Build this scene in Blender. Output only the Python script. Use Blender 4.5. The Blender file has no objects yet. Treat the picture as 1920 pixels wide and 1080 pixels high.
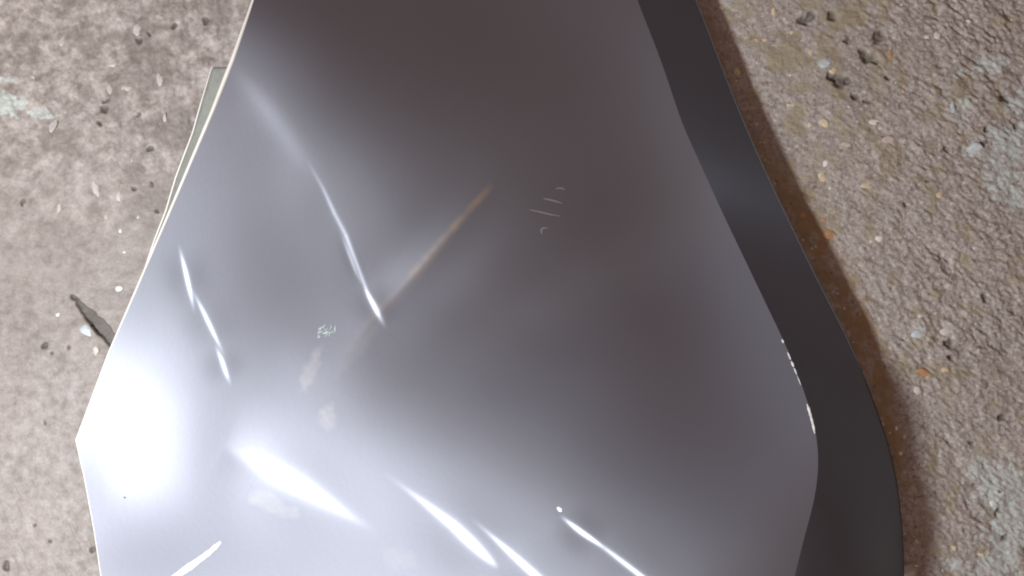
import bpy, math, random
import numpy as np
random.seed(7)
scene = bpy.context.scene

# ------------------------------------------------------------------ camera, light, exposure
S = 0.0003            # metres per photo pixel at ground level
H = 0.55              # camera height
CAM = np.array([0.0, 0.0, H])
LAMP = np.array([(-260 - 960) * S, (540 - 1160) * S, 0.5])

cam_data = bpy.data.cameras.new("camera")
cam = bpy.data.objects.new("camera", cam_data)
scene.collection.objects.link(cam)
cam.location = (0, 0, H)
cam.rotation_euler = (0, 0, 0)
cam_data.sensor_width = 36.0
cam_data.lens = 36.0 / (1920 * S) * H
cam_data.clip_start = 0.01
cam_data.clip_end = 50
cam_data.dof.use_dof = True
cam_data.dof.focus_distance = H - 0.045
cam_data.dof.aperture_fstop = 7.0
scene.camera = cam
scene.cycles.filter_width = 1.9

world = bpy.data.worlds.new("World")
scene.world = world
world.use_nodes = True
world.node_tree.nodes["Background"].inputs[0].default_value = (1.26, 0.85, 0.74, 1)
world.node_tree.nodes["Background"].inputs[1].default_value = 0.215

key = bpy.data.lights.new("work_lamp", 'AREA')
key.shape = 'RECTANGLE'
key.size = 0.085
key.size_y = 0.065
key.energy = 5.8
key.color = (0.92, 0.955, 1.0)
key_ob = bpy.data.objects.new("work_lamp", key)
scene.collection.objects.link(key_ob)
key_ob.location = LAMP.tolist()
from mathutils import Vector
key_ob.rotation_euler = (Vector((0.02, 0.0, 0.03)) - Vector(LAMP.tolist())).to_track_quat('-Z', 'Y').to_euler()

# added fill lamp out of view, tints the panel's lower right blue
fill = bpy.data.lights.new("cool_fill", 'AREA')
fill.shape = 'SQUARE'
fill.size = 0.6
fill.energy = 0.11
fill.color = (0.42, 0.70, 1.35)
fill_ob = bpy.data.objects.new("cool_fill", fill)
scene.collection.objects.link(fill_ob)
fill_ob.location = (-0.38, 0.62, 1.0)
fill_ob.rotation_euler = (Vector((0.1, -0.05, 0.04)) - Vector(fill_ob.location)).to_track_quat('-Z', 'Y').to_euler()

scene.view_settings.view_transform = 'Standard'
scene.view_settings.look = 'None'
scene.view_settings.exposure = 0.0
scene.view_settings.gamma = 1.0

# ------------------------------------------------------------------ helpers
col = scene.collection

def px2w(px, py, z=0.0):
    """photo pixel at height z -> world"""
    f = (H - z) / H
    return np.stack([(px - 960) * S * f, (540 - py) * S * f, np.broadcast_to(z, np.shape(px)) * 1.0], -1)

def make_mesh(name, verts, faces, mat, parent=None, smooth=True, attrs=None):
    me = bpy.data.meshes.new(name)
    verts = np.asarray(verts, np.float32)
    faces = np.asarray(faces, np.int32)
    nv, nf, k = len(verts), len(faces), faces.shape[1]
    me.vertices.add(nv)
    me.vertices.foreach_set("co", verts.ravel())
    me.loops.add(nf * k)
    me.loops.foreach_set("vertex_index", faces.ravel())
    me.polygons.add(nf)
    me.polygons.foreach_set("loop_start", np.arange(nf, dtype=np.int32) * k)
    me.polygons.foreach_set("use_smooth", np.full(nf, smooth))
    me.update(calc_edges=True)
    me.validate()
    for an, av in (attrs or {}).items():
        a = me.attributes.new(an, 'FLOAT', 'POINT')
        a.data.foreach_set("value", np.asarray(av, np.float32).ravel())
    me.materials.append(mat)
    ob = bpy.data.objects.new(name, me)
    col.objects.link(ob)
    if parent is not None:
        ob.parent = parent
    return ob

def grid_faces(ny, nx):
    i = np.arange(ny * nx).reshape(ny, nx)
    return np.stack([i[:-1, :-1], i[1:, :-1], i[1:, 1:], i[:-1, 1:]], -1).reshape(-1, 4)

def smooth01(t):
    t = np.clip(t, 0, 1)
    return t * t * (3 - 2 * t)

def vnoise(x, y, cell, seed, ang=0.0, stretch=1.0):
    """smooth lattice noise, about -1..1; stretch lengthens it along direction ang"""
    ca, sa = math.cos(ang), math.sin(ang)
    u = (x * ca + y * sa) / (cell * stretch) + 311.7
    v = (-x * sa + y * ca) / cell + 173.3
    rng = np.random.RandomState(seed)
    tab = rng.rand(512, 512).astype(np.float32) * 2 - 1
    i = np.floor(u).astype(int); j = np.floor(v).astype(int)
    fu = (u - i); fv = (v - j)
    fu = fu * fu * (3 - 2 * fu); fv = fv * fv * (3 - 2 * fv)
    i0 = i % 512; i1 = (i + 1) % 512; j0 = j % 512; j1 = (j + 1) % 512
    return ((tab[j0, i0] * (1 - fu) + tab[j0, i1] * fu) * (1 - fv) + (tab[j1, i0] * (1 - fu) + tab[j1, i1] * fu) * fv)

def nodes_of(name):
    m = bpy.data.materials.new(name)
    m.use_nodes = True
    nt = m.node_tree
    return m, nt, nt.nodes["Principled BSDF"]

def N(nt, t, **kw):
    n = nt.nodes.new(t)
    for k, v in kw.items():
        setattr(n, k, v)
    return n

def mix(nt, fac, a, b, mode='MIX'):
    n = nt.nodes.new('ShaderNodeMix')
    n.data_type = 'RGBA'
    n.blend_type = mode
    for sock, val in ((n.inputs[0], fac), (n.inputs[6], a), (n.inputs[7], b)):
        if hasattr(val, 'links') or hasattr(val, 'is_linked'):
            nt.links.new(val, sock)
        elif isinstance(val, tuple):
            sock.default_value = (*val, 1)
        else:
            sock.default_value = val
    return n.outputs[2]

def maprange(nt, val, a, b, c=0.0, d=1.0):
    n = nt.nodes.new('ShaderNodeMapRange')
    nt.links.new(val, n.inputs[0])
    for k, v in zip((1, 2, 3, 4), (a, b, c, d)):
        n.inputs[k].default_value = v
    return n.outputs[0]

def noise(nt, vec, scale, detail=4, rough=0.6):
    n = nt.nodes.new('ShaderNodeTexNoise')
    n.inputs['Scale'].default_value = scale
    n.inputs['Detail'].default_value = detail
    n.inputs['Roughness'].default_value = rough
    nt.links.new(vec, n.inputs['Vector'])
    return n.outputs['Fac']

def attr(nt, name):
    n = nt.nodes.new('ShaderNodeAttribute')
    n.attribute_name = name
    return n.outputs['Fac']

# ------------------------------------------------------------------ materials
def concrete_material():
    m, nt, b = nodes_of("concrete")
    geo = N(nt, 'ShaderNodeNewGeometry')
    pos = geo.outputs['Position']
    rough = attr(nt, "rough_zone")
    n1 = noise(nt, pos, 28, 5)
    n2 = noise(nt, pos, 160, 5, 0.7)
    n3 = noise(nt, pos, 620, 3, 0.7)
    smooth_c = mix(nt, maprange(nt, n1, .35, .65), (0.185, 0.154, 0.134), (0.27, 0.231, 0.205))
    smooth_c = mix(nt, maprange(nt, n2, .38, .66, 0, .6), smooth_c, (0.385, 0.34, 0.31))
    smooth_c = mix(nt, maprange(nt, n2, .45, .28, 0, .55), smooth_c, (0.17, 0.143, 0.122))
    smooth_c = mix(nt, attr(nt, 'scour'), smooth_c, mix(nt, maprange(nt, noise(nt, pos, 105, 6, 0.68), .38, .62), (0.225, 0.19, 0.166), (0.56, 0.50, 0.462)))
    rough_c = mix(nt, maprange(nt, n1, .35, .68), (0.36, 0.315, 0.285), (0.47, 0.42, 0.385))
    rough_c = mix(nt, maprange(nt, n2, .5, .72, 0, .5), rough_c, (0.56, 0.51, 0.47))
    rough_c = mix(nt, maprange(nt, n2, .46, .3, 0, .6), rough_c, (0.20, 0.165, 0.125))
    n4 = noise(nt, pos, 430, 3, 0.75)
    rough_c = mix(nt, maprange(nt, n4, .55, .68, 0, .75), rough_c, (0.72, 0.67, 0.62))
    rough_c = mix(nt, maprange(nt, n4, .45, .34, 0, .75), rough_c, (0.13, 0.105, 0.08))
    c = mix(nt, rough, smooth_c, rough_c)
    c = mix(nt, maprange(nt, n3, .35, .68, 0, 1), mix(nt, 0.3, c, (0.14, 0.115, 0.09)), c)
    # olive film
    c = mix(nt, attr(nt, "olive"), c, mix(nt, n2, (0.21, 0.175, 0.095), (0.40, 0.35, 0.235)))
    c = mix(nt, attr(nt, "lichen"), c, mix(nt, n3, (0.22, 0.24, 0.215), (0.72, 0.77, 0.72)))
    c = mix(nt, attr(nt, "rust_shade"), c, mix(nt, n2, (0.20, 0.135, 0.07), (0.42, 0.30, 0.17)))
    c = mix(nt, attr(nt, "pit"), c, (0.085, 0.068, 0.053))
    nt.links.new(c, b.inputs['Base Color'])
    r = mix(nt, attr(nt, 'coarse'), maprange(nt, n2, .3, .7, .62, .42), maprange(nt, n3, .35, .6, .5, .2))
    nt.links.new(r, b.inputs['Roughness'])
    b.inputs['Specular IOR Level'].default_value = 0.45
    bump = N(nt, 'ShaderNodeBump')
    bump.inputs['Distance'].default_value = 0.0007
    nt.links.new(maprange(nt, rough, 0, 1, .35, .9), bump.inputs['Strength'])
    nt.links.new(noise(nt, pos, 650, 5, 0.75), bump.inputs['Height'])
    nt.links.new(bump.outputs[0], b.inputs['Normal'])
    return m

def panel_material():
    m, nt, b = nodes_of("silver_grey_paint")
    geo = N(nt, 'ShaderNodeNewGeometry')
    pos = geo.outputs['Position']
    n1 = noise(nt, pos, 14, 2)
    nf_ = noise(nt, pos, 2600, 2)
    c = mix(nt, n1, (0.207, 0.209, 0.243), (0.208, 0.221, 0.248))
    c = mix(nt, maprange(nt, nf_, .3, .7, 0, .14), c, (0.30, 0.305, 0.33))
    sm = attr(nt, "smudge")
    c = mix(nt, sm, c, (0.40, 0.375, 0.34))
    c = mix(nt, attr(nt, 'gold_sheen'), c, (0.62, 0.44, 0.24))
    nt.links.new(c, b.inputs['Base Color'])
    b.inputs['Metallic'].default_value = 1.0
    rr = N(nt, 'ShaderNodeMath', operation='MULTIPLY_ADD')
    nt.links.new(sm, rr.inputs[0]); rr.inputs[1].default_value = 0.10; rr.inputs[2].default_value = 0.42
    nt.links.new(rr.outputs[0], b.inputs['Roughness'])
    b.inputs['Coat Weight'].default_value = 0.35
    b.inputs['Coat Roughness'].default_value = 0.09
    b.inputs['Coat IOR'].default_value = 1.45
    bump = N(nt, 'ShaderNodeBump')
    bump.inputs['Strength'].default_value = 0.05
    bump.inputs['Distance'].default_value = 0.0002
    nt.links.new(noise(nt, pos, 350, 3), bump.inputs['Height'])
    nt.links.new(bump.outputs[0], b.inputs['Normal'])
    return m

def flange_material():
    m, nt, b = nodes_of("dark_grey_paint")
    geo = N(nt, 'ShaderNodeNewGeometry')
    n1 = noise(nt, geo.outputs['Position'], 40, 3)
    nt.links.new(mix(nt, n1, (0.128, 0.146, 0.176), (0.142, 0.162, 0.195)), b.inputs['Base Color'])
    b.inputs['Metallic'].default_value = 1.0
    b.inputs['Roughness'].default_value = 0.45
    return m

def simple(name, colr, rough=.5, metal=0.0, var=0.25, scale=400):
    m, nt, b = nodes_of(name)
    geo = N(nt, 'ShaderNodeNewGeometry')
    n1 = noise(nt, geo.outputs['Position'], scale, 4)
    nt.links.new(mix(nt, maprange(nt, n1, .3, .7), tuple(v * (1 - var) for v in colr), tuple(min(1, v * (1 + var)) for v in colr)), b.inputs['Base Color'])
    b.inputs['Roughness'].default_value = rough
    b.inputs['Metallic'].default_value = metal
    return m

M_CON = concrete_material()
M_PAN = panel_material()
M_FLA = flange_material()
M_RIM = simple("bare_cut_edge", (0.60, 0.575, 0.515), .35, 0.0, .08, 120)
M_LIP = simple("grey_green_lip", (0.21, 0.215, 0.19), .45, 0.2, .12, 200)
M_CHIP = simple("bare_primer", (0.62, 0.62, 0.60), .5, 0.0, .2)
M_SCR = simple("scratch_grey", (0.15, 0.13, 0.13), .6, 0.0, .1)
M_SCUFF = simple("scuff_pale_green", (0.36, 0.43, 0.385), .5, 0.0, .2)
STONES = {
    'pale': simple("stone_pale", (0.47, 0.43, 0.40), .45, 0, .15),
    'white': simple("stone_white", (0.70, 0.66, 0.61), .4, 0, .12),
    'cream': simple("stone_cream", (0.58, 0.48, 0.32), .45, 0, .2),
    'orange': simple("stone_orange", (0.40, 0.22, 0.11), .5, 0, .25),
    'blue': simple("stone_blue_grey", (0.46, 0.50, 0.51), .35, 0, .2),
    'tan': simple("stone_tan", (0.50, 0.43, 0.36), .5, 0, .2),
    'dark': simple("stone_dark", (0.20, 0.165, 0.13), .5, 0, .25)}

# ------------------------------------------------------------------ the concrete ground
def axis(lo, hi, step, far):
    core = np.arange(lo, hi + step / 2, step)
    out = step * np.cumsum(1.22 ** np.arange(1, 40))
    out = out[out < far]
    return np.concatenate([(lo - out)[::-1], core, hi + out])

gx = axis(-0.315, 0.315, 0.0006, 1.2)
gy = axis(-0.185, 0.185, 0.0006, 1.2)
GX, GY = np.meshgrid(gx, gy)
PX = GX / S + 960
PY = 540 - GY / S

def seg_dist(PX, PY, pts):
    """distance (px) and arc position 0..1 to a polyline"""
    pts = np.asarray(pts, float)
    seg = np.linalg.norm(np.diff(pts, axis=0), axis=1)
    cum = np.concatenate([[0], np.cumsum(seg)])
    best = np.full(PX.shape, 1e9); arc = np.zeros(PX.shape); sgn = np.zeros(PX.shape)
    for k in range(len(seg)):
        a = pts[k]; d = (pts[k + 1] - a) / seg[k]
        rx = PX - a[0]; ry = PY - a[1]
        t = np.clip(rx * d[0] + ry * d[1], 0, seg[k])
        ex = rx - t * d[0]; ey = ry - t * d[1]
        dist = np.hypot(ex, ey)
        m = dist < best
        best = np.where(m, dist, best)
        arc = np.where(m, (cum[k] + t) / cum[-1], arc)
        sgn = np.where(m, np.sign(-rx * d[1] + ry * d[0]), sgn)   # + = right-hand side in image (y down)
    return best, arc, sgn

ROUGHZ = smooth01((PX - 900) / 200)
A30 = math.radians(-32)
fine = vnoise(GX, GY, .0016, 1, A30, 2.0) + .55 * vnoise(GX, GY, .0009, 2, A30, 1.5)
mid = vnoise(GX, GY, .005, 3, A30, 1.5)
big = vnoise(GX, GY, .03, 4)
coarse = smooth01((PX - 1500) / 350) * (0.65 + .35 * vnoise(GX, GY, .02, 5))
zr = .00042 * fine * (0.45 + 1.7 * coarse) + .0009 * mid * (.4 + .8 * coarse) + .0006 * big
# torn-out pockets of the rough side
zr -= .0011 * smooth01((vnoise(GX, GY, .0045, 6, A30, 2.0) - .45) / .35) * coarse
# trowelled left side: gentle relief, ploughed near the top-left corner
A60 = math.radians(70)
top = smooth01((520 - PY) / 350)
lf = vnoise(GX, GY, .0022, 7, A60, 2.2) + .5 * vnoise(GX, GY, .0011, 8, A60, 1.6)
lm = vnoise(GX, GY, .007, 9, A60, 1.6)
zl = .0004 * lf * (.1 + top) + .0007 * lm * (.15 + .85 * top) + .0005 * big
# shallow drag marks low on the left
zl -= .0004 * smooth01((vnoise(GX, GY, .0022, 10, math.radians(-62), 5.0) - .55) / .3) * smooth01((PY - 780) / 100)
SCOUR = .85 * smooth01((560 - PY + 120 * vnoise(GX, GY, .03, 14)) / 420) * smooth01((.55 + vnoise(GX, GY, .012, 15) + .4 * vnoise(GX, GY, .004, 16)) / .7)
Z = zl * (1 - ROUGHZ) + zr * ROUGHZ

# pits
pits = [(325, 47, 6), (385, 38, 6), (278, 62, 6), (260, 78, 6), (295, 397, 6), (284, 345, 5), (282, 280, 7), (195, 205, 9),
        (188, 232, 7), (42, 380, 6), (258, 215, 5), (250, 350, 5), (85, 650, 9), (100, 665, 5), (200, 190, 5), (62, 985, 5), (92, 1015, 5),
        (175, 1030, 6), (8, 1062, 9), (82, 793, 4), (27, 755, 3), (130, 652, 5),
        (1575, 152, 17), (1560, 146, 12), (1590, 150, 9), (1630, 108, 13), (1617, 100, 9), (1642, 116, 8), (1648, 68, 13), (1510, 38, 12), (1522, 30, 8),
        (1605, 182, 8), (1625, 190, 7), (1560, 30, 10), (1590, 78, 7), (1665, 145, 6), (1780, 645, 9), (1782, 672, 9), (1850, 240, 9), (1846, 268, 8),
        (1882, 185, 11), (1905, 240, 9), (1820, 830, 6), (1845, 560, 6), (1880, 780, 9), (1700, 385, 6), (1775, 280, 8), (1740, 340, 6), (1885, 1010, 8), (1870, 960, 8)]
PIT = np.zeros(PX.shape)
wobx = 5 * vnoise(GX, GY, .003, 20); woby = 5 * vnoise(GX, GY, .003, 21)
for (x, y, r) in pits:
    d = np.hypot(PX - x + wobx, (PY - y + woby) * 1.15)
    k = 1 - smooth01((d - r * .45) / (r * .75))
    PIT = np.maximum(PIT, k * (.75 if x > 900 else .85))
    Z -= min(.0022, .0002 * r) * k
# the open crack beside the panel
d, a, sg = seg_dist(PX + .5 * wobx, PY + .5 * woby, [(138, 556), (160, 582), (180, 602), (200, 625), (222, 650), (260, 690)])
w = 3.0 + 6 * smooth01(a / .3) + 8 * a
crack = 1 - smooth01((d - w * .8) / 3.0)
Z -= .0014 * crack
PIT = np.maximum(PIT, crack * 1.0)
# raised crumb of mortar left of the crack
d = np.hypot((PX - 158) / 40, (PY - 628) / 34)
Z += .0012 * (1 - smooth01((d - .5) / .6)) * (1 - crack)

lich = np.zeros(PX.shape)
for (x, y, rx, ry) in [(1850, 125, 32, 18), (1800, 208, 18, 22), (1895, 265, 45, 38), (1880, 330, 38, 40), (1825, 280, 20, 14), (1800, 135, 12, 10), (1915, 190, 30, 28), (1900, 370, 25, 22),
                       (1880, 920, 60, 50), (1900, 990, 50, 60), (1850, 890, 30, 30), (1870, 1060, 55, 30), (1725, 625, 14, 12), (1545, 120, 12, 9), (1785, 1060, 14, 10),
                       (12, 150, 26, 9), (18, 195, 34, 24), (85, 212, 26, 10)]:
    d = np.hypot((PX - x) / rx, (PY - y) / ry) + .55 * vnoise(GX, GY, .004, 30) + .35 * vnoise(GX, GY, .0015, 31)
    lich = np.maximum(lich, 1 - smooth01((d - .75) / .4))
lich *= .65 + .35 * smooth01(vnoise(GX, GY, .0022, 33, A30, 1.6) / .5)
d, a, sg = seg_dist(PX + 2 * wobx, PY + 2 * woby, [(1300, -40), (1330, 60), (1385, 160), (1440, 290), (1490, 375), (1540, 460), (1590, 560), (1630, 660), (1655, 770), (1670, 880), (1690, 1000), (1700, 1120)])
rust_shade = (1 - smooth01((d - 10) / 32)) * (.35 + .65 * smooth01((vnoise(GX, GY, .006, 41) + .45) / .7))  # rust stain, kept along the flange shadow and filling it out in colour
rust_shade *= .35 + .65 * smooth01((PY - 230) / 200) * (1 - smooth01((PY - 830) / 120))
olive = smooth01((vnoise(GX, GY, .012, 42) + .5 * vnoise(GX, GY, .005, 43) + .05) / .5) * (1 - smooth01((np.hypot((PX - 1450) / 260, (PY - 60) / 330) - .6) / .5)) * (PX > 1000)
olive = np.maximum(olive, .75 * smooth01((vnoise(GX, GY, .009, 44) + .5 * vnoise(GX, GY, .004, 45) - .3) / .4) * ROUGHZ)
olive *= .75

ground = make_mesh("ground", np.stack([GX, GY, Z], -1).reshape(-1, 3), grid_faces(len(gy), len(gx))[:, ::-1], M_CON,
                   attrs={"rough_zone": ROUGHZ, "coarse": coarse * .9, "scour": SCOUR, "pit": PIT, "lichen": lich, "rust_shade": rust_shade, "olive": olive})
ground["kind"] = "structure"
ground["label"] = "worn concrete ground, smooth on the left and gritty on the right"

def ground_z(px, py):
    i = np.clip(np.searchsorted(gx, (px - 960) * S), 0, len(gx) - 1)
    j = np.clip(np.searchsorted(gy, (540 - py) * S), 0, len(gy) - 1)
    return float(Z[j, i])

# stones set in the concrete
def stone_mesh(name, seed):
    import bmesh
    bm = bmesh.new()
    bmesh.ops.create_icosphere(bm, subdivisions=2, radius=1.0)
    rj = random.Random(seed + 99)
    for v in bm.verts:
        v.co *= 1 + rj.uniform(-.13, .13)
    rng = random.Random(seed)
    dirs = [Vector((rng.uniform(-1, 1), rng.uniform(-1, 1), rng.uniform(-1, 1))).normalized() for _ in range(7)]
    offs = [rng.uniform(.55, .85) for _ in range(7)]
    for v in bm.verts:
        for dd, o in zip(dirs, offs):
            t = v.co.dot(dd)
            if t > o:
                v.co -= dd * (t - o) * .9
    me = bpy.data.meshes.new(name)
    bm.to_mesh(me); bm.free()
    me.polygons.foreach_set("use_smooth", [True] * len(me.polygons))
    return me

stone_list = [
    (1735, 68, 8, 6, 'white'), (1757, 65, 8, 8, 'white'), (1815, 43, 7, 6, 'white'), (1690, 10, 5, 5, 'white'), (1545, 118, 13, 9, 'blue'), (1562, 131, 7, 7, 'cream'),
    (1668, 104, 5, 9, 'orange'), (1677, 117, 6, 6, 'cream'), (1545, 333, 11, 13, 'cream'), (1547, 305, 6, 7, 'white'), (1554, 355, 6, 6, 'white'), (1545, 232, 12, 9, 'cream'),
    (1520, 233, 5, 5, 'cream'), (1640, 228, 10, 6, 'white'), (1585, 273, 13, 8, 'tan'), (1668, 262, 14, 9, 'tan'), (1622, 345, 15, 11, 'cream'), (1650, 448, 9, 9, 'white'),
    (1635, 452, 5, 5, 'tan'), (1772, 622, 14, 10, 'white'), (1726, 593, 5, 6, 'white'), (1720, 731, 7, 8, 'white'), (1736, 738, 6, 5, 'tan'), (1730, 697, 14, 8, 'orange'),
    (1772, 694, 8, 6, 'cream'), (1720, 628, 11, 10, 'blue'), (1505, 404, 9, 8, 'orange'), (1545, 412, 5, 5, 'orange'), (1556, 440, 11, 10, 'orange'), (1528, 352, 7, 6, 'dark'),
    (1878, 842, 9, 8, 'cream'), (1786, 1028, 9, 6, 'cream'), (1838, 1040, 8, 5, 'cream'), (1718, 1062, 6, 6, 'white'), (1720, 1015, 10, 7, 'tan'), (1450, 22, 5, 8, 'cream'),
    (1350, 14, 7, 6, 'cream'), (1382, 135, 6, 9, 'cream'), (1484, 141, 4, 4, 'white'), (1485, 196, 9, 4, 'cream'), (1418, 77, 5, 5, 'cream'), (1435, 76, 6, 5, 'cream'), (1470, 36, 6, 5, 'tan'),
    (1678, 155, 6, 5, 'white'), (1690, 172, 8, 8, 'cream'), (1520, 96, 5, 8, 'cream'), (1486, 60, 5, 5, 'cream'), (1830, 275, 14, 8, 'blue'), (1785, 205, 6, 12, 'blue'),
    (1680, 803, 4, 5, 'white'), (1695, 820, 5, 5, 'cream'), (1688, 850, 4, 4, 'white'), (1790, 500, 8, 6, 'tan'), (1700, 310, 5, 5, 'tan'), (1812, 360, 6, 5, 'tan'), (1760, 365, 9, 6, 'cream'),
    (100, 232, 8, 18, 'pale'), (213, 120, 13, 6, 'pale'), (255, 55, 9, 12, 'pale'), (300, 148, 7, 14, 'pale'), (178, 352, 8, 22, 'pale'), (222, 372, 6, 14, 'pale'), (110, 390, 5, 14, 'tan'),
    (225, 432, 5, 5, 'white'), (233, 472, 4, 4, 'white'), (222, 540, 9, 6, 'white'), (107, 589, 5, 5, 'white'), (258, 405, 6, 5, 'pale'), (200, 405, 5, 6, 'tan'), (160, 622, 18, 14, 'blue'), (178, 655, 9, 14, 'tan'),
    (245, 300, 5, 5, 'pale'), (115, 75, 7, 12, 'pale'), (60, 145, 8, 5, 'pale'), (240, 165, 12, 7, 'tan'), (308, 225, 5, 12, 'pale'), (205, 165, 6, 12, 'pale')]
rs = random.Random(3)
for k in range(26):
    x = rs.uniform(1720, 1915); y = rs.uniform(5, 1075)
    r = rs.uniform(3.0, 6.0)
    stone_list.append((x, y, r, r * rs.uniform(.6, 1.1), rs.choice(['tan', 'tan', 'cream', 'white', 'dark', 'tan'])))
for k in range(60):
    y = rs.uniform(120, 1060)
    x = np.interp(y, [0, 185, 302, 422, 540, 620, 710, 800, 870, 1080], [1305, 1376, 1426, 1483, 1540, 1582, 1622, 1655, 1676, 1695]) + abs(rs.gauss(0, 1)) * 30 - 4
    r = rs.uniform(2.4, 4.6)
    stone_list.append((x, y, r, r * rs.uniform(.7, 1.1), rs.choice(['dark', 'dark', 'tan', 'orange', 'cream', 'dark'])))
protos = {}
for k, (x, y, rx, ry, kind) in enumerate(stone_list):
    key_ = (kind, k % 4)
    if key_ not in protos:
        me = stone_mesh("aggregate_stone", hash(key_[1]) * 17 + len(kind))
        me.materials.append(STONES[kind])
        protos[key_] = me
    o = bpy.data.objects.new("aggregate_stone", protos[key_])
    col.objects.link(o)
    o.parent = ground
    rz = min(rx, ry) * S * .34
    o.location = ((x - 960) * S, (540 - y) * S, ground_z(x, y) - rz * .5)
    o.scale = (rx * S * 1.1, ry * S * 1.1, rz)
    o.rotation_euler = (rs.uniform(-.2, .2), rs.uniform(-.2, .2), rs.uniform(-.35, .35))

# ------------------------------------------------------------------ the bent panel
SP, X0, Y0, NXC, NYC = 80, -40, -200, 24, 21
CTRL = [112877,108315,103632,98709,93400,87535,80974,73790,66514,59581,53156,47163,41954,37944,35259,33874,33710,34432,35672,37272,39205,41466,44017,46760,
 108482,104051,99575,94974,90119,84820,78798,71823,64599,57648,51212,44885,39307,35146,32474,31204,31355,32400,33821,35548,37630,40082,42845,45794,
 103909,99587,95287,90971,86556,81923,76803,70252,63116,55971,49504,42670,36568,32243,29607,28456,29070,30486,31988,33779,36025,38725,41775,45019,
 99023,94754,90552,86413,82276,78090,74102,68997,62568,55052,47879,40655,34175,29558,26873,25930,27121,28696,30025,31844,34359,37457,40933,44596,
 93753,89451,85243,81147,77078,72792,68327,64284,59787,53339,46319,39648,33718,28914,25548,23909,24735,26307,27442,29530,32643,36412,40503,44715,
 88110,83673,79327,75139,71115,66934,62088,58650,54517,49311,43901,38377,33301,28696,24664,21929,21318,22656,23803,26808,31099,35889,40766,45606,
 82207,77539,72883,68299,63903,59132,54530,50497,47681,44115,39875,35345,30970,26778,22512,18592,16808,17708,19188,24262,30380,36409,42089,47508,
 76265,71354,66322,61099,55927,51127,46687,42563,39620,37296,34143,30685,26931,23072,18983,14274,11757,12032,15383,23707,31635,38597,44793,50563,
 70531,65514,60381,55006,49613,44619,40036,35452,31848,29753,27930,25492,22758,19917,16119,11602,9944,12081,18457,27758,35732,42693,48893,54684,
 65152,60128,55122,49912,44611,39641,35005,30381,26304,23563,22346,20587,18389,15216,12331,11630,12668,16097,23145,32996,41151,47961,53930,59508,
 60252,55130,50099,45232,40157,35787,31407,27142,23633,22255,20861,18406,15652,14447,15873,18293,19632,22226,28856,38445,47024,53706,59341,64560,
 56186,50893,45529,40857,36753,32906,29127,25690,23766,22282,20046,18201,18222,20399,23085,25602,27322,29725,35791,44514,53194,59500,64644,69389,
 53444,48360,43415,38687,35036,31760,28002,25299,23457,22260,21341,21746,23940,26604,29507,32373,34900,37968,43593,51346,59321,64893,69423,73636,
 51948,46939,41901,36990,33348,30189,26487,24708,23704,23443,24367,26479,29178,32324,35977,39342,42793,46913,52316,58532,64619,69430,73414,77116,
 51851,46933,42393,36833,33284,29940,26356,25463,25471,26256,28095,30787,34119,37949,42109,46275,50673,55392,60383,65487,69817,73480,76745,79888,
 53423,48569,43822,39948,36044,32461,30176,29379,29496,30569,32528,35376,39024,43224,47912,52725,57737,63011,67860,71463,74124,76822,79446,82073,
 56727,52397,48348,44292,40296,37294,35543,34798,34876,35927,37803,40553,44198,48633,53632,58867,64602,69671,73141,75922,77465,79512,81662,83862,
 60938,56821,52785,48646,45276,42841,41293,40608,40673,41788,43633,46636,50468,54672,59621,65066,70499,74264,76520,78643,80168,81859,83642,85486,
 65680,61697,57780,54019,50940,48697,47268,46640,46802,47888,49813,52716,56374,60500,65146,70032,74538,77737,79765,81403,82740,84115,85582,87124,
 70749,66899,63158,59698,56831,54707,53355,52779,52996,54061,55960,58695,62109,65990,70199,74426,78168,80928,82769,84123,85239,86355,87567,88869,
 75982,72255,68684,65446,62755,60744,59463,58933,59174,60209,62027,64581,67731,71282,75024,78650,81780,84122,85712,86824,87718,88609,89608,90725]
CT = np.array(CTRL, float).reshape(NYC, NXC) * 1e-6

def bs(t):
    return [(1 - t) ** 3 / 6, (3 * t ** 3 - 6 * t * t + 4) / 6, (-3 * t ** 3 + 3 * t * t + 3 * t + 1) / 6, t ** 3 / 6]

def base_z(px, py):
    px = np.asarray(px, float); py = np.asarray(py, float)
    u = (px - X0) / SP; v = (py - Y0) / SP
    i = np.clip(np.floor(u).astype(int), 1, NXC - 3); j = np.clip(np.floor(v).astype(int), 1, NYC - 3)
    bu = bs(u - i); bv = bs(v - j)
    z = 0
    for b in range(4):
        for a in range(4):
            z = z + bu[a] * bv[b] * CT[j + b - 1, i + a - 1]
    return z

def need_slope(x, y, e):
    """slope change across direction e (image px, y down) that turns the sheet towards the lamp's mirror direction"""
    h = 2.0
    p = px2w(np.array([x, x + h, x]), np.array([y, y, y + h]), base_z([x, x + h, x], [y, y, y + h]))
    n = np.cross(p[2] - p[0], p[1] - p[0]); n *= np.sign(n[2]); n /= np.linalg.norm(n)
    v = CAM - p[0]; v /= np.linalg.norm(v); l = LAMP - p[0]; l /= np.linalg.norm(l)
    hv = v + l; hv /= np.linalg.norm(hv)
    g0 = -n[:2] / n[2]; gh = -hv[:2] / hv[2]
    d = gh - g0
    return d[0] * e[0] - d[1] * e[1]      # e given with image y down

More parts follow.
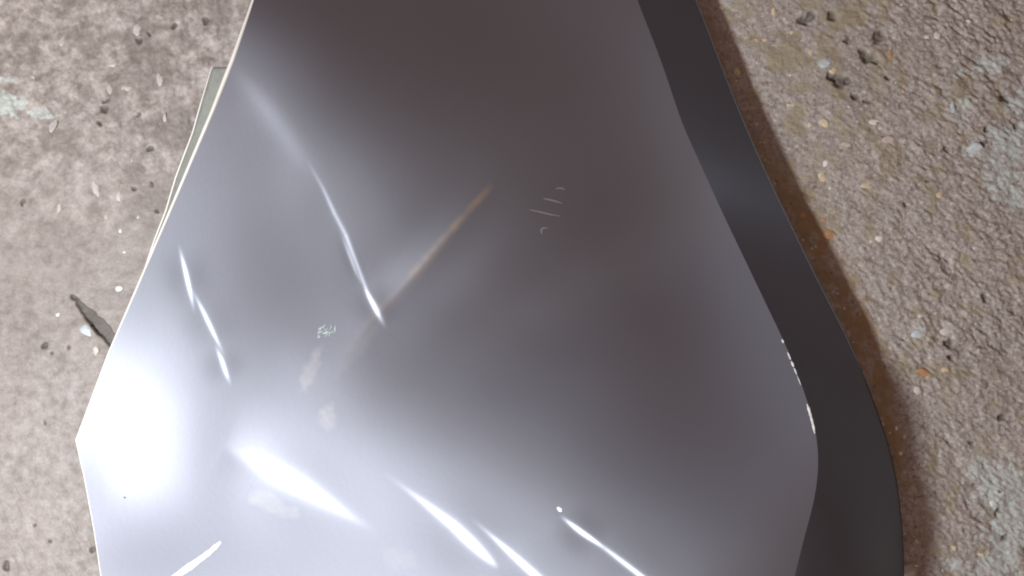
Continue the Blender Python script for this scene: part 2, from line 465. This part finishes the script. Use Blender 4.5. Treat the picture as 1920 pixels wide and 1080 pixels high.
# crease: points, half width px, return width px, strength, taper exponents at start and end
CREASES = [
    ([(420, 105), (500, 205), (560, 290), (610, 360)], 22, 70, .22, 1.5, 1.5),
    ([(575, 300), (605, 352), (628, 402), (648, 440), (668, 492), (692, 556), (722, 622)], 3.2, 40, .85, 1.0, 1.2),
    ([(636, 430), (655, 478), (668, 512), (684, 540)], 2.0, 12, .6, 1.2, 1.2),
    ([(680, 535), (700, 570), (724, 616)], 4.2, 26, .75, 1.2, 1.2),
    ([(334, 455), (348, 510), (356, 545), (366, 590)], 3.0, 30, .95, 1.5, 1.5),
    ([(356, 535), (384, 590), (404, 632), (424, 672)], 2.7, 34, .95, 1.5, 1.5),
    ([(402, 645), (416, 676), (424, 700), (434, 725)], 2.8, 26, .9, 1.5, 1.5),
    ([(420, 838), (490, 872), (560, 908), (620, 945), (722, 1008)], 14, 60, 1.0, 1.3, 2.2),
    ([(700, 872), (790, 938), (850, 985), (935, 1066)], 7.5, 60, .97, 2.6, 1.0),
    ([(880, 968), (930, 1012), (1010, 1084), (1080, 1150)], 5.0, 55, .97, 1.5, 1.0),
    ([(1048, 965), (1090, 998), (1132, 1027)], 3.6, 30, 1.0, 1.2, 1.2),
    ([(1070, 980), (1150, 1040), (1215, 1090), (1300, 1150)], 4.0, 50, .72, 1.2, 1.0),
    ([(935, 332), (870, 405), (780, 510), (700, 600)], 6.0, 60, .22, 1.5, 1.5),
]
# places where the sheet bends away sharply: points, half width, reach, slope
KINKS = [([(960, 302), (870, 405), (780, 510), (700, 600), (610, 712)], 3.5, 65, -.05)]

def detail_z(px, py):
    z = np.zeros(np.shape(px))
    for pts, w, W, k, t0, t1 in CREASES:
        P = np.asarray(pts, float)
        x0, y0 = P.min(0) - 3 * W; x1, y1 = P.max(0) + 3 * W
        m = (px > x0) & (px < x1) & (py > y0) & (py < y1)
        if not m.any():
            continue
        d, a, sg = seg_dist(px[m], py[m], pts)
        t = d * sg
        mid = P[len(P) // 2]; dirv = P[-1] - P[0]; dirv /= np.linalg.norm(dirv)
        e = np.array([-dirv[1], dirv[0]])          # right-hand side in image
        slope = need_slope(mid[0], mid[1], e) * k
        am = t0 / (t0 + t1)
        taper = (a / am) ** t0 * ((1 - a) / (1 - am)) ** t1
        w = w * (.45 + .55 * taper)
        # distance beyond the ends fades through d itself
        A = slope * w * S * (H - 0.06) / H
        z[m] += A * np.tanh(t / w) * np.exp(-(t / W) ** 2) * taper
    for pts, w, W, k in KINKS:
        d, a, sg = seg_dist(px, py, pts)
        z += k * S * w * np.log(np.cosh(np.clip(d / w, 0, 50))) * np.exp(-(d / W) ** 2) * np.sin(np.pi * a) ** 1.5
    return z

LEFT = np.array([(515, -120), (475, 0), (437, 110), (400, 205), (330, 370), (255, 545), (205, 660), (143, 825), (160, 900), (178, 1000), (190, 1080), (202, 1200)], float)
RIGHT = np.array([(1152, -120), (1195, 0), (1240, 115), (1279, 232), (1355, 400), (1422, 540), (1470, 640), (1505, 725), (1528, 800), (1535, 850), (1533, 900), (1524, 950), (1510, 1000), (1490, 1080), (1462, 1200)], float)
OUTER = np.array([(1255, -120), (1305, 0), (1322, 42), (1376, 185), (1426, 302), (1483, 422), (1540, 540), (1582, 620), (1622, 710), (1655, 800), (1676, 870), (1688, 950), (1693, 1010), (1695, 1080), (1690, 1200)], float)

def interp_smooth(tab, y, passes=1):
    return np.interp(y, tab[:, 1], tab[:, 0])

def gsmooth(v, n):
    k = np.hanning(n); k /= k.sum()
    p = np.concatenate([2 * v[0] - v[1:n // 2 + 1][::-1], v, 2 * v[-1] - v[-n // 2:-1][::-1]])
    return np.convolve(p, k, 'same')[n // 2: n // 2 + len(v)]

yy = np.arange(-110, 1191, 2.6)
lx = interp_smooth(LEFT, yy)
rx_ = gsmooth(interp_smooth(RIGHT, yy), 41)
ox = gsmooth(interp_smooth(OUTER, yy), 61)
NU = 520
uu = np.linspace(0, 1, NU)
PXp = lx[:, None] + (rx_ - lx)[:, None] * uu[None]
PYp = np.repeat(yy[:, None], NU, 1)
Zp = base_z(PXp, PYp) + detail_z(PXp, PYp)

smudge = np.zeros(PXp.shape)
for (x, y, rx, ry, ang, st) in [(583, 690, 17, 50, 24, .26), (612, 785, 20, 30, 12, .22), (745, 1045, 34, 24, 20, .10), (660, 668, 14, 70, 40, .08), (505, 945, 60, 22, 25, .2), (232, 933, 3, 3, 0, 0)]:
    ca, sa = math.cos(math.radians(ang)), math.sin(math.radians(ang))
    dx = PXp - x; dy = PYp - y
    a = (dx * ca + dy * sa) / rx; b = (-dx * sa + dy * ca) / ry
    wob = .28 * vnoise(PXp, PYp, 22, 61) + .18 * vnoise(PXp, PYp, 9, 62)
    smudge = np.maximum(smudge, st * (1 - smooth01((np.hypot(a, b) + wob - .5) / .55)) * (.75 + .25 * vnoise(PXp, PYp, 6, 63)))

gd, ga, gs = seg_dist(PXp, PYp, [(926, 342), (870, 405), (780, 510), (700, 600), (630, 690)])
gold_sheen = (.7 + .5 * vnoise(PXp, PYp, 16, 71)) * (1 - smooth01((gd - 1) / (9 + 14 * ga))) * np.interp(ga, [0, .06, .35, .6, 1], [.0, .36, .28, .1, .0])  # warm reflection along the diagonal crease, put into the panel colour
panel = bpy.data.objects.new("bent_panel", None)
col.objects.link(panel)
panel["label"] = "glossy silver-grey bent metal panel with creases lying on concrete"
panel["category"] = "metal panel"

top_v = px2w(PXp, PYp, Zp).reshape(-1, 3)
ny = len(yy)
face = make_mesh("panel_face", top_v, grid_faces(ny, NU), M_PAN, panel, attrs={"smudge": smudge, "gold_sheen": gold_sheen})
sol = face.modifiers.new("thickness", 'SOLIDIFY'); sol.thickness = 0.0007; sol.offset = -1; sol.use_rim = False

# side flange: falls away from the crease to an edge just above the ground
nf = 40
f01 = np.linspace(0, 1, nf)
zc = Zp[:, -1]
z_out = np.interp(yy, [-110, 100, 400, 600, 800, 1190], [.013, .014, .016, .018, .014, .008])
FX = rx_[:, None] + (ox - rx_)[:, None] * f01[None]
# rounder near the bottom, where the crease dies out
soft = smooth01((yy - 850) / 230)[:, None]
prof = f01[None] * (1 - soft) + soft * (f01[None] ** 1.9)
FZ = zc[:, None] + (z_out - zc)[:, None] * prof
FY = np.repeat(yy[:, None], nf, 1)
fl_v = px2w(FX, FY, FZ)
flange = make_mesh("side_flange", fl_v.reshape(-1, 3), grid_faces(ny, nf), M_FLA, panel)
flange["label"] = "dark side flange folded down along the right edge"
sol = flange.modifiers.new("thickness", 'SOLIDIFY'); sol.thickness = 0.0007; sol.offset = -1; sol.use_rim = False

def tube(name, path, radii, mat, parent, sides=10, flat=1.0):
    path = np.asarray(path, float)
    n = len(path)
    tang = np.gradient(path, axis=0); tang /= np.linalg.norm(tang, axis=1)[:, None]
    up = np.array([0, 0, 1.0])
    side = np.cross(tang, up); side /= np.linalg.norm(side, axis=1)[:, None]
    up2 = np.cross(side, tang)
    radii = np.broadcast_to(radii, (n,))
    ang = np.linspace(0, 2 * np.pi, sides, endpoint=False)
    V = path[:, None] + radii[:, None, None] * (np.cos(ang)[None, :, None] * side[:, None] + flat * np.sin(ang)[None, :, None] * up2[:, None])
    idx = np.arange(n * sides).reshape(n, sides)
    nx_ = np.roll(idx, -1, 1)
    F = np.stack([idx[:-1], nx_[:-1], nx_[1:], idx[1:]], -1).reshape(-1, 4)
    return make_mesh(name, V.reshape(-1, 3), F, mat, parent)

# rolled left edge
el = px2w(lx, yy, Zp[:, 0] - .0006)
rad = np.interp(yy, [-110, 0, 140, 260, 420, 600, 830, 1190], [.0005, .0007, .0012, .0010, .0008, .0007, .0005, .0004])
rim = tube("edge_rim", el, rad, M_RIM, panel)
rim["label"] = "thin pale cut edge along the left side"

# second layer of the hem showing below the left edge
LIP = np.array([(400, 124), (396, 130), (378, 190), (361, 250), (345, 292), (330, 332), (311, 396), (290, 450), (268, 515)], float)
ly = np.linspace(126, 500, 90)
lox = np.interp(ly, LIP[:, 1], LIP[:, 0])
lix = np.interp(ly, LEFT[:, 1], LEFT[:, 0]) + 14
lz = base_z(lix, ly) - .006
lu = np.linspace(0, 1, 8)
LX = lox[:, None] + (lix - lox)[:, None] * lu[None]
LZ = lz[:, None] - .002 + .003 * lu[None]
LY = np.repeat(ly[:, None], 8, 1)
lip = make_mesh("folded_lip", px2w(LX, LY, LZ).reshape(-1, 3), grid_faces(90, 8), M_LIP, panel)
lip["label"] = "narrow grey-green folded lip showing below the left edge"
sol = lip.modifiers.new("thickness", 'SOLIDIFY'); sol.thickness = 0.0006; sol.offset = -1
tube("lip_edge", px2w(lox, ly, lz - .002), np.interp(ly, [122, 200, 515], [.0003, .0005, .0006]), M_RIM, lip, 8)

# flange's raw lower edge
tube("flange_edge", px2w(ox, yy, z_out), .0003, simple("dull_edge", (0.06, 0.06, 0.06), .7), flange, 8)

# ------------------------------------------------------------------ marks on the panel
def ribbon(name, pts, w, mat, parent, n=14, lift=.00022):
    P = np.asarray(pts, float)
    seg = np.concatenate([[0], np.cumsum(np.linalg.norm(np.diff(P, axis=0), axis=1))])
    s_ = np.linspace(0, seg[-1], n)
    x = np.interp(s_, seg, P[:, 0]); y = np.interp(s_, seg, P[:, 1])
    dx = np.gradient(x); dy = np.gradient(y); L_ = np.hypot(dx, dy)
    nx_, ny_ = -dy / L_, dx / L_
    ww = w * np.sin(np.pi * np.linspace(.06, .94, n)) ** .6 * np.array([.8 + .4 * random.random() for _ in range(n)])
    rows = []
    for q in (-1, 0, 1):
        xx = x + nx_ * ww * q; yy_ = y + ny_ * ww * q
        zz = base_z(xx, yy_) + detail_z(xx, yy_) + (lift if q == 0 else lift * .3)
        rows.append(px2w(xx, yy_, zz))
    V = np.stack(rows, 1).reshape(-1, 3)
    return make_mesh(name, V, grid_faces(n, 3), mat, parent)

for pts, w in [([(992, 393), (1012, 397), (1032, 402), (1050, 405)], 1.6), ([(1018, 372), (1034, 375), (1055, 381)], 1.6), ([(1042, 354), (1052, 352), (1060, 356)], 1.4), ([(1016, 438), (1015, 430), (1020, 427), (1028, 428)], 1.5)]:
    ribbon("scratch", pts, w, M_SCR, face)
rr = random.Random(11)
for k in range(28):
    x = 614 + rr.uniform(-17, 17); y = 622 + rr.uniform(-11, 11)
    a = math.radians(rr.choice([-50, -35, -60, 70]) + rr.uniform(-12, 12)); L_ = rr.uniform(2, 5)
    ribbon("scuff", [(x - L_ * math.cos(a), y - L_ * math.sin(a)), (x + rr.uniform(-1, 1), y), (x + L_ * math.cos(a), y + L_ * math.sin(a))], rr.uniform(.7, 1.3), M_SCUFF, face, 8)

def edge_chip(y0, y1, w, inset=1.5):
    ys = np.linspace(y0, y1, 5)
    xs = np.interp(ys, yy, rx_) - inset
    o = ribbon("paint_chip", list(zip(xs, ys)), w, M_CHIP, face, 10, .0005)
for a in [(636, 643, 1.8), (660, 674, 1.8), (677, 688, 2.0), (690, 702, 1.6), (703, 722, 1.0), (757, 784, 2.6), (776, 813, 2.4)]:
    edge_chip(*a)
ribbon("speck", [(231, 932), (233, 933), (236, 934)], 1.8, STONES['dark'], face, 6)
M_GLINT = simple("painted_glint_white", (0.86, 0.87, 0.88), .35, 0.0, .06)  # crease highlight and a small sparkle, painted on as white strips
ribbon("painted_glint", [(414, 1016), (392, 1036), (362, 1058), (330, 1080), (290, 1108)], 6.5, M_GLINT, face, 30)
ribbon("painted_glint", [(1045, 951), (1049, 955), (1053, 959)], 3.5, M_GLINT, face, 8)
